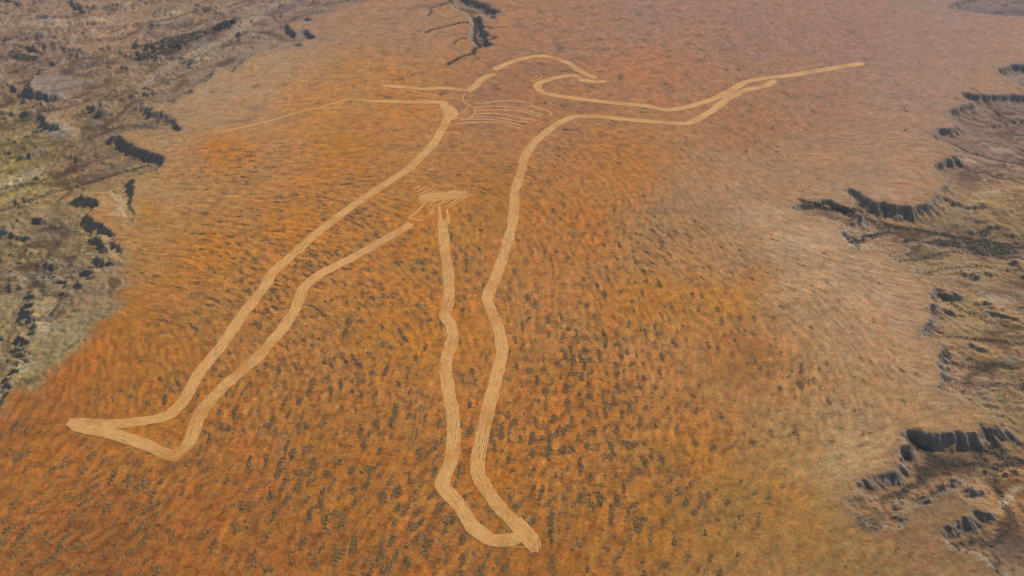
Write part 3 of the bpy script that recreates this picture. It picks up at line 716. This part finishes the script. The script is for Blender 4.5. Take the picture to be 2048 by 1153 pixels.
def soil_colour(x, y):
    sdf = sample(SDF, x, y)
    msd = sample(MSD, x, y)
    cov = sample(COV, x, y)
    pc = sample(PC, x, y); bc = sample(BC, x, y)
    jag = 6 * gnoise(x / 30, y / 30, 71)
    jag = jag + 24 * fbm(x, y, 75, 3, 78)
    t = sstep(16, -42, sdf + jag)
    col = bc * (1 - t[..., None]) + pc * t[..., None]
    # top of the small mesas: pale pinkish gravel
    mt = (sstep(6, -8, msd + jag) * (1 - t))[..., None]
    col = col * (1 - mt) + np.array([.21, .155, .108], F4) * mt
    L = lic(x, y, 15, 7, 2, 61, oct2=False)
    L2 = lic(x, y, 42, 20, 2, 64)
    big = fbm(x, y, 260, 4, 65)
    n8 = fbm(x, y, 18, 3, 66)
    m1 = fbm(x, y, 30, 3, 84); m2 = gnoise(x / 11, y / 11, 85)
    pat = sstep(.0, .36, m1 + .35 * m2)                 # coarse gibber patches
    col = col * (1 - (t * (.14 + .18 * np.minimum(cov, 1)) * pat)[..., None] * np.array([1, 1.05, 1.1], F4))
    col = col * (1 + (t * .16 * sstep(.1, .5, -m1 + .3 * m2))[..., None])
    # plateau: streaks of redder, stonier ground and bright blown sand
    a = t * (.13 + .13 * np.minimum(cov, 1.2)) * (1 + .8 * gnoise(x / 140, y / 140, 79))
    Ls = streaks(x, y)
    lit = (t * np.clip(cov + .15, 0, 1) * sstep(-.3, -1.05, Ls))[..., None]
    col = col * (1 + (a * np.clip(L, -1.5, 1.5) + .045 * L2 * t + .07 * big + .05 * n8)[..., None])
    m3 = fbm(x, y, 95, 4, 98); m4 = fbm(x, y, 150, 3, 99)
    col = col * (1 + (t * .17 * m3)[..., None])
    col = col * (1 + (t * .42 * m4)[..., None] * np.array([.20, -.06, -.38], F4))
    # leaf litter and stones gathered under the scrub
    col = col * (1 - .52 * lit) + np.array([.15, .098, .050], F4) * .52 * lit
    c1 = gnoise(x / 17, y / 17, 76)[..., None]; c2 = gnoise(x / 14, y / 14, 77)[..., None]
    col = col * (1 + .05 * c1 * np.array([-1, .6, 1.6], F4) + .05 * c2 * np.array([.6, -.8, .8], F4))
    red = (t * np.clip(.30 * L2 + .25 * big, -.2, .25))[..., None]
    col = col * (1 + red * np.array([.12, -.12, -.35], F4))
    # freckled gravel over the pale country on the right
    pale = np.clip((pc[..., 2] / pc[..., 0] - .22) / .25, 0, 1) * t
    fr = sstep(.08, .38, fbm(x, y, 25, 2, 67)) * sstep(-.25, .2, fbm(x, y, 160, 2, 68))
    col = col * (1 + (pale * fr * .75)[..., None] * np.array([-.28, -.42, -.50], F4))
    # low country: olive, yellow and mauve washes drawn along the grain
    lb = lic(x, y, 70, 45, 3, 72); lb2 = lic(x, y, 24, 18, 3, 73)
    bm = (1 - t)
    col = col * (1 + (bm * (.30 * lb + .24 * lb2 + .10 * n8 + .07 * m2))[..., None])
    dpat = (bm * sstep(.25, .75, fbm(x, y, 210, 4, 86) + .35 * lb + .25 * lb2))[..., None]
    col = col * (1 - dpat * .32 * np.array([1, 1, .85], F4))
    hue = (bm * np.clip(lb * .6 + big * .5, -1, 1))[..., None]
    col = col * (1 + hue * np.array([.03, .0, -.16], F4))
    sl = sample(SLOPE, x, y)
    rock = (sstep(.25, .8, sl) * (1 - .6 * sstep(0, -12, sdf)))[..., None]
    shale = np.array([.215, .172, .130], F4) * (1 + .35 * n8[..., None])
    col = col * (1 - rock * .8) + shale * rock * .8
    fl = sample(FL, x, y) * (1 - t)
    col = col * (1 - .42 * (sample(VEIN, x, y) * (1 - t))[..., None])
    col = col * (1 - .55 * (sstep(.66, .95, fl))[..., None] * np.array([.9, .95, 1.0], F4))
    ck = np.clip(sample(CRK, x, y) * (1 + .6 * n8), 0, 1)[..., None]
    col = col * (1 - ck * .72) + np.array([.05, .045, .037], F4) * ck * .72
    cw = sample(CRW, x, y)[..., None]
    col = col * (1 - cw * .7) + np.array([.40, .295, .175], F4) * cw * .7
    grain = np.clip(1 + 1.1 * lb2 + .5 * lb, 0, 1.6)
    dk = np.clip(sample(DK, x, y) * grain, 0, 1)[..., None]
    col = col * (1 - dk * .8) + np.array([.085, .07, .068], F4) * dk * .8
    lt = np.clip(sample(LT, x, y) * grain, 0, 1)[..., None]
    paler = np.array([.52, .42, .26], F4) * bm[..., None] + (col * 1.35 + .05) * (1 - bm[..., None])
    col = col * (1 - lt * .8) + paler * lt * .8
    return np.clip(col, .015, .85)

TC = soil_colour(TX, TY)
idx = np.arange(nr * ncol, dtype=np.int32).reshape(nr, ncol)
Q = np.stack([idx[:-1, :-1].ravel(), idx[:-1, 1:].ravel(), idx[1:, 1:].ravel(), idx[1:, :-1].ravel()], 1)
gobj = mesh_obj("ground", np.stack([TX.ravel(), TY.ravel(), TZ.ravel()], 1), quads=Q, mat=MAT_SOIL, attrs={"soil": ('FLOAT_COLOR', TC.reshape(-1, 3))})
tag(gobj, kind="structure")
print("ground", len(gobj.data.vertices))

# ------------------------------------------------------------------ ploughed lines
def band_mesh(name, lines, width, parent=None, furrows=8, step=5.0, lift=.55, seed=0, taper=True, fade=.22):
    VV_, QQ, CC = [], [], []
    base = 0
    for li, l in enumerate(lines):
        w = wpts(l)
        c, s = smooth_line(w, step)
        n = len(c)
        tg = np.gradient(c, axis=0); tg /= np.hypot(tg[:, 0], tg[:, 1])[:, None] + 1e-9
        nrm = np.stack([-tg[:, 1], tg[:, 0]], 1)
        per = 4 if furrows > 1 else 2
        m = furrows * per + 1
        k = np.arange(m)
        u = k / (m - 1)                                   # 0..1 across
        # each furrow wanders a little, the blade's runs start and stop unevenly
        fi = np.minimum(k // per, furrows - 1)
        wob = .13 * gnoise(s[:, None] / 45.0, fi[None, :] * 7.3, 100 + seed + li) if furrows > 1 else np.zeros((n, m))
        wv = width * (1 + .14 * gnoise(s / 70.0, s * 0 + 3.1, 120 + seed + li))
        if taper:
            e = np.minimum(s, s[-1] - s)
            wv = wv * (.72 + .28 * sstep(0, 25, e))
        off = (u[None, :] - .5 + wob / furrows * 2) * wv[:, None]
        rag = gnoise(s / 17.0, s * 0 + 1.7, 160 + seed + li); rag2 = gnoise(s / 17.0, s * 0 + 9.7, 161 + seed + li)
        rk = min(3.0, width * .14)
        off[:, 0] += rk * rag; off[:, -1] += rk * rag2
        X = c[:, 0:1] + nrm[:, 0:1] * off; Y = c[:, 1:2] + nrm[:, 1:2] * off
        Z = land(X, Y, False) + lift
        ph = (k % per) / per
        ridge = .22 * (.5 - .5 * np.cos(ph * 2 * math.pi))
        Z = Z + ridge[None, :]
        Z[:, 0] -= lift + 1.2; Z[:, -1] -= lift + 1.2
        # colour
        soil = soil_colour(X, Y) if False else sample(PC, X, Y)
        pale = soil * fade + np.array([.70, .385, .130], F4) * (1 - fade)
        pale = pale * (1 + .08 * gnoise(X / 25, Y / 25, 130))[..., None]
        gap = (ph == 0)[None, :] * np.ones((n, 1))
        rem = sstep(.12, .38, gnoise(s[:, None] / 22.0 + fi[None, :] * 3.7, fi[None, :] * .45 + 0 * s[:, None], 140 + seed + li)
                    + .55 * gnoise(X / 120, Y / 120, 141))
        dark = np.array([.10, .058, .026], F4)
        f = (gap * (.26 + .74 * rem))[..., None]
        if furrows == 1: f = f * 0
        # the outer edges fade back to soil
        edge = ((k == 0) | (k == m - 1))[None, :, None] * np.ones((n, 1, 1))
        colr = pale * (1 - f) + dark * f
        # patches where the line has nearly grown over
        worn = sstep(.0, .6, gnoise(X / 80, Y / 80, 150 + seed) + .7 * gnoise(X / 6, Y / 6, 151))[..., None] * .5
        colr = colr * (1 - worn) + soil * worn
        if furrows > 1:
            inner = ((k == 1) | (k == 2) | (k == m - 2) | (k == m - 3))[None, :] * sstep(-.1, .3, gnoise(X / 9, Y / 9, 170))
            colr = colr * (1 - .6 * inner[..., None]) + soil * .6 * inner[..., None]
        colr = colr * (1 - .7 * edge) + soil * .7 * edge
        VV_.append(np.stack([X, Y, Z], -1).reshape(-1, 3)); CC.append(colr.reshape(-1, 3))
        id_ = base + np.arange(n * m).reshape(n, m)
        QQ.append(np.stack([id_[:-1, :-1].ravel(), id_[1:, :-1].ravel(), id_[1:, 1:].ravel(), id_[:-1, 1:].ravel()], 1))
        base += n * m
    V = np.concatenate(VV_); Qd = np.concatenate(QQ)
    # faces up
    a, b_, d = V[Qd[:, 0]], V[Qd[:, 1]], V[Qd[:, 3]]
    up = np.cross(b_ - a, d - a)[:, 2]
    Qd[up < 0] = Qd[up < 0][:, ::-1]
    return mesh_obj(name, V, quads=Qd, mat=MAT_PLOUGH, attrs={"soil": ('FLOAT_COLOR', np.clip(np.concatenate(CC), .01, .9))}, parent=parent)

fig = bpy.data.objects.new("geoglyph", None)
COL.objects.link(fig)
tag(fig, "giant outline of a hunter ploughed in pale furrows across the orange plateau", "geoglyph")
sd_ = 0
for nm, (w, lines) in FIG.items():
    band_mesh(nm, lines, w, fig, furrows=max(6, int(round(w / 4.1))), seed=sd_, lift=(.45 if nm == 'waist_patch' else .55 + .012 * sd_), fade=(.36 if nm == 'waist_patch' else .22)); sd_ += 3
for nm, (w, lines) in THIN.items():
    if nm in ('foot_line', 'chest_band', 'waist_stroke', 'waist_line', 'neck_ring'):
        for l in lines: band_mesh(nm, [l], w, fig, furrows=1, seed=sd_, lift=.75, taper=False); sd_ += 1
    else:
        band_mesh(nm, lines, w, fig, furrows=1, seed=sd_, lift=.75, taper=False, fade=(.5 if nm == 'arm_line' else .22)); sd_ += 1
for l in TRACKS:
    tag(band_mesh("track", [l], 3.0, None, furrows=1, seed=sd_, lift=.45, taper=False, fade=.66), kind="structure"); sd_ += 1

# ------------------------------------------------------------------ scrub
def domes(x, y, z, r, h, th, el, tone, seed, nv=6):
    """many low irregular bushes in one mesh: two rings and a top each"""
    n = len(x)
    rg = np.random.default_rng(seed)
    a = np.arange(nv) / nv * 2 * math.pi
    r0 = r[:, None] * (1 + .5 * (rg.random((n, nv)) - .5)); r1 = r0 * (.62 + .2 * rg.random((n, nv)))
    ca, sa = np.cos(a)[None, :], np.sin(a)[None, :]
    def ring(rr, zz):
        lx = ca * rr * el[:, None]; ly = sa * rr
        c, s = np.cos(th)[:, None], np.sin(th)[:, None]
        return np.stack([x[:, None] + lx * c - ly * s, y[:, None] + lx * s + ly * c, zz], -1)
    A = ring(r0, np.repeat((z - .5)[:, None], nv, 1)); B = ring(r1, z[:, None] + h[:, None] * (.65 + .25 * rg.random((n, nv))))
    T = np.stack([x, y, z + h], -1)[:, None, :]
    V = np.concatenate([A, B, T], 1)
    m = 2 * nv + 1
    f = []
    for k in range(nv):
        k2 = (k + 1) % nv
        f += [(k, k2, nv + k2), (k, nv + k2, nv + k), (nv + k, nv + k2, 2 * nv)]
    Fc = (np.arange(n)[:, None, None] * m + np.array(f)[None]).reshape(-1, 3)
    return V.reshape(-1, 3), Fc, np.repeat(tone, m)

def in_view(x, y, mrg=80):
    u, v = survey(x, y)
    return (u > -mrg) & (u < 2048 + mrg) & (v > -mrg) & (v < 1153 + mrg)

# thickets: where the drawn-out noise is low and the cover is high
N = 1500000
cu = rng.random(N) * 2200 - 76; cv = rng.random(N) ** .8 * 1300 - 60
cx, cy = ground(cu, cv)
pm = 1.0
cov = sample(COV, cx, cy)
keep = (sample(SDF, cx, cy) < -14) & (sample(FD, cx, cy) > 3) & (rng.random(N) < .45 + .55 * cov)
cx, cy, cov = cx[keep], cy[keep], cov[keep]
L = streaks(cx, cy)
thr = -2.15 + 1.38 * np.minimum(cov, 1.15)
score = thr - L
k = score > 0
cx, cy, cov, score = cx[k], cy[k], cov[k], score[k]
dist = np.sqrt(cx ** 2 + cy ** 2 + CAM_H ** 2)
print("bush candidates", len(cx))
print("L std", float(L.std()), "cand", len(cx))
if len(cx) > 120000:
    s = rng.choice(len(cx), 120000, replace=False); cx, cy, cov, score, dist = cx[s], cy[s], cov[s], score[s], dist[s]
t2 = sample(TH2, cx, cy); th = .5 * np.arctan2(t2[..., 1], t2[..., 0]) + rng.normal(0, .7, len(cx))
r = (1.0 + 1.7 * rng.random(len(cx)) ** 2 + .7 * np.clip(score, 0, 1.0)) * np.clip(dist / 2600, .8, 1.35)
h = r * (.22 + .25 * rng.random(len(cx)))
el = 1.0 + .7 * rng.random(len(cx))
tone = np.clip(.62 - .75 * np.clip(score, 0, .8) + rng.normal(0, .2, len(cx)), 0, 1)
V, Fc, tn = domes(cx, cy, land(cx, cy), r, h, th, el, tone, 5)
tag(mesh_obj("low_scrub", V, tris=Fc, mat=MAT_SCRUB, attrs={"tone": ('FLOAT', tn)}),
    "grey green saltbush growing in broken streaks over the orange plateau", "scrub", kind="stuff")

# single low tufts everywhere between the streaks
N = 130000
fu = rng.random(N) * 2120 - 36; fv = 90 + rng.random(N) * 1090
fx_, fy_ = ground(fu, fv)
k = (sample(SDF, fx_, fy_) < -8) & (sample(FD, fx_, fy_) > 2) & (rng.random(N) < .12 + .75 * sample(COV, fx_, fy_)) & (fbm(fx_, fy_, 60, 3, 95) < .15)
fx_, fy_ = fx_[k], fy_[k]; n = len(fx_)
fr_ = (.7 + .9 * rng.random(n) ** 2) * np.clip(np.sqrt(fx_ ** 2 + fy_ ** 2 + CAM_H ** 2) / 2600, .8, 1.3)
V, Fc, tn = domes(fx_, fy_, land(fx_, fy_), fr_, fr_ * .55, rng.random(n) * 6.28, 1 + .5 * rng.random(n), np.clip(rng.normal(.6, .25, n), 0, 1), 15, 5)
tag(mesh_obj("grass_tufts", V, tris=Fc, mat=MAT_SCRUB, attrs={"tone": ('FLOAT', tn)}),
    "small dry tufts sprinkled between the saltbush streaks of the plateau", "tufts", kind="stuff")

# creek and scarp scrub
N = 500000
jj = rng.choice(NX * NY, N, p=(np.clip(CRK, 0, 1) ** 1.3 + .9 * DK * (DK > .55) + .03 * (SDF > 0) * sstep(.3, .7, SLOPE)).ravel().astype(float) /
                float((np.clip(CRK, 0, 1) ** 1.3 + .9 * DK * (DK > .55) + .03 * (SDF > 0) * sstep(.3, .7, SLOPE)).ravel().astype(float).sum()))
bx = gx[jj % NX] + rng.normal(0, 4.5, N); by = gy[jj // NX] + rng.normal(0, 4.5, N)
k = in_view(bx, by) & (fbm(bx, by, 26, 2, 88) > -.28) & (sample(FD, bx, by) > 3)
bx, by = bx[k], by[k]
if len(bx) > 38000: bx, by = bx[:38000], by[:38000]
n = len(bx)
dist = np.sqrt(bx ** 2 + by ** 2 + CAM_H ** 2)
r = (.7 + 1.5 * rng.random(n) ** 2) * np.clip(dist / 2600, .8, 1.25); h = r * (.4 + .4 * rng.random(n))
V, Fc, tn = domes(bx, by, land(bx, by), r, h, rng.random(n) * 6.28, 1 + .5 * rng.random(n), np.clip(rng.normal(.35, .25, n), 0, 1), 6)
tag(mesh_obj("creek_scrub", V, tris=Fc, mat=MAT_CREEK, attrs={"tone": ('FLOAT', tn)}),
    "dark scrub lining the dry creeks and gullies below the plateau rim", "scrub", kind="stuff")

# ------------------------------------------------------------------ the larger thickets, one object each
def thicket_mesh(seed, length=14.0, width=5.0, count=22, dark=.22):
    rg = np.random.default_rng(seed)
    t = rg.random(count) - .5
    bend = rg.normal(0, 2.2)
    x = t * length; y = rg.normal(0, width * .28, count) + bend * (4 * t * t - .5)
    r = 1.0 + 1.2 * rg.random(count); h = r * (.30 + .3 * rg.random(count))
    V, Fc, tn = domes(x, y, np.zeros(count), r, h, rg.random(count) * 6.28, 1 + .4 * rg.random(count), np.clip(rg.normal(dark, .14, count), 0, 1), seed, 7)
    return mesh_obj("scrub_thicket", V, tris=Fc, mat=MAT_SCRUB, attrs={"tone": ('FLOAT', tn)}, link=False)

NAMED = [(945,372,"round dark thicket with a pale bare centre right of the waist strokes",14,12,40,0),
 (904,1040,"broad dark green thicket just left of the lower leg bend of the figure",20,13,60,70),
 (1591,247,"dark thicket standing alone below the raised stick of the figure",16,9,34,-30),
 (1050,346,"small dark bush at the right edge of the torso line",8,8,22,0),
 (918,350,"dark thicket above the waist strokes left of the torso line",14,9,34,0),
 (936,166,"round dark bush beside the neck of the figure",12,12,30,0),
 (1128,143,"dark thicket inside the back of the head outline",30,12,40,0),
 (995,178,"dark thicket between the shoulder and the jaw of the figure",26,22,50,60),
 (1047,248,"dark thicket below the ends of the chest bands",30,14,44,20),
 (1130,260,"grey green bush tucked under the bend of the torso line",18,16,36,0),
 (663,602,"round dark bush right of the trailing leg knee",9,9,26,0),
 (1025,943,"dark rounded thicket right of the leading shin",12,9,34,30),
 (638,679,"dark oval thicket right of the trailing calf",12,7,32,100),
 (960,460,"dark pair of bushes between the two leading thigh lines",22,10,36,-20),
 (1036,481,"dark bush touching the right side of the leading thigh line",12,8,28,0),
 (730,585,"dark wedge shaped thicket in the open ground between the legs",22,10,46,-35),
 (818,185,"dark thicket between the two trailing arm lines, the left one",22,12,34,0),
 (882,189,"dark thicket between the two trailing arm lines, the right one",20,12,34,0),
 (1455,232,"grey bush just below the elbow of the throwing arm",16,12,30,0),
 (1200,144,"grey bush just beyond the nose of the head outline",30,12,30,0)]
n_named = 0
for i, (a, b, lab, ln, wd, cnt, angd) in enumerate(NAMED):
    me = thicket_mesh(300 + i, ln, wd, cnt, .05)
    o = bpy.data.objects.new("scrub_thicket", me)
    x, y = ground(a, b); x = float(x); y = float(y)
    o.location = (x, y, float(land(np.array([x]), np.array([y]))[0]))
    r_ = math.radians(angd)
    o.rotation_euler = (0, 0, r_)
    COL.objects.link(o)
    tag(o, lab, "thicket")
variants = [thicket_mesh(240 + i, 9 + 1.1 * (i % 9), 4 + .4 * (i % 5), 16 + 2 * (i % 8)) for i in range(14)]
# the nearest strong spots of the streak field
N = 90000
ux = rng.random(N) * 2040; uy = 430 + rng.random(N) * 720
tx, ty = ground(ux, uy)
ok = (sample(SDF, tx, ty) < -40) & (sample(FD, tx, ty) > 12) & (sample(COV, tx, ty) > .45)
tx, ty, uy = tx[ok], ty[ok], uy[ok]
S = -streaks(tx, ty) + .0025 * uy
order = np.argsort(-S)
chosen = []
for q in order:
    if all((tx[q] - c[0]) ** 2 + (ty[q] - c[1]) ** 2 > 32 ** 2 for c in chosen):
        chosen.append((tx[q], ty[q]))
        if len(chosen) >= 300 - len(NAMED): break
CH = np.array(chosen)
t2 = sample(TH2, CH[:, 0], CH[:, 1]); CT = .5 * np.arctan2(t2[:, 1], t2[:, 0])
CZ = land(CH[:, 0], CH[:, 1])
for i in range(len(CH)):
    o = bpy.data.objects.new("scrub_thicket", variants[i % len(variants)])
    o.location = (float(CH[i, 0]), float(CH[i, 1]), float(CZ[i]))
    o.rotation_euler = (0, 0, float(CT[i]) + random.gauss(0, .2) + (math.pi if i % 2 else 0))
    s = .8 + .5 * random.random()
    o.scale = (s * (1 + .3 * random.random()), s, s)
    COL.objects.link(o)
    tag(o, "dark grey green scrub thicket drawn out along the streaks of the orange plateau", "thicket", "dark thickets scattered over the orange plateau")

# ------------------------------------------------------------------ haze
def build_haze():
    x0, x1, y0, y1, z0, z1 = -FAR - 50, FAR + 50, -FAR - 50, FAR + 50, -90.0, CAM_H + 60
    V = [(x, y, z) for z in (z0, z1) for y in (y0, y1) for x in (x0, x1)]
    Fq = [(0, 2, 3, 1), (4, 5, 7, 6), (0, 1, 5, 4), (2, 6, 7, 3), (0, 4, 6, 2), (1, 3, 7, 5)]
    m = bpy.data.materials.new("haze_air"); m.use_nodes = True
    nt = m.node_tree; nt.nodes.remove(nt.nodes["Principled BSDF"])
    v = nt.nodes.new("ShaderNodeVolumePrincipled")
    v.inputs["Color"].default_value = (.74, .84, 1.0, 1)
    v.inputs["Density"].default_value = HAZE_D
    v.inputs["Anisotropy"].default_value = .2
    nt.links.new(v.outputs[0], nt.nodes["Material Output"].inputs["Volume"])
    o = mesh_obj("haze", V, quads=Fq, mat=m, smooth=False)
    tag(o, kind="stuff")
    return o
build_haze()
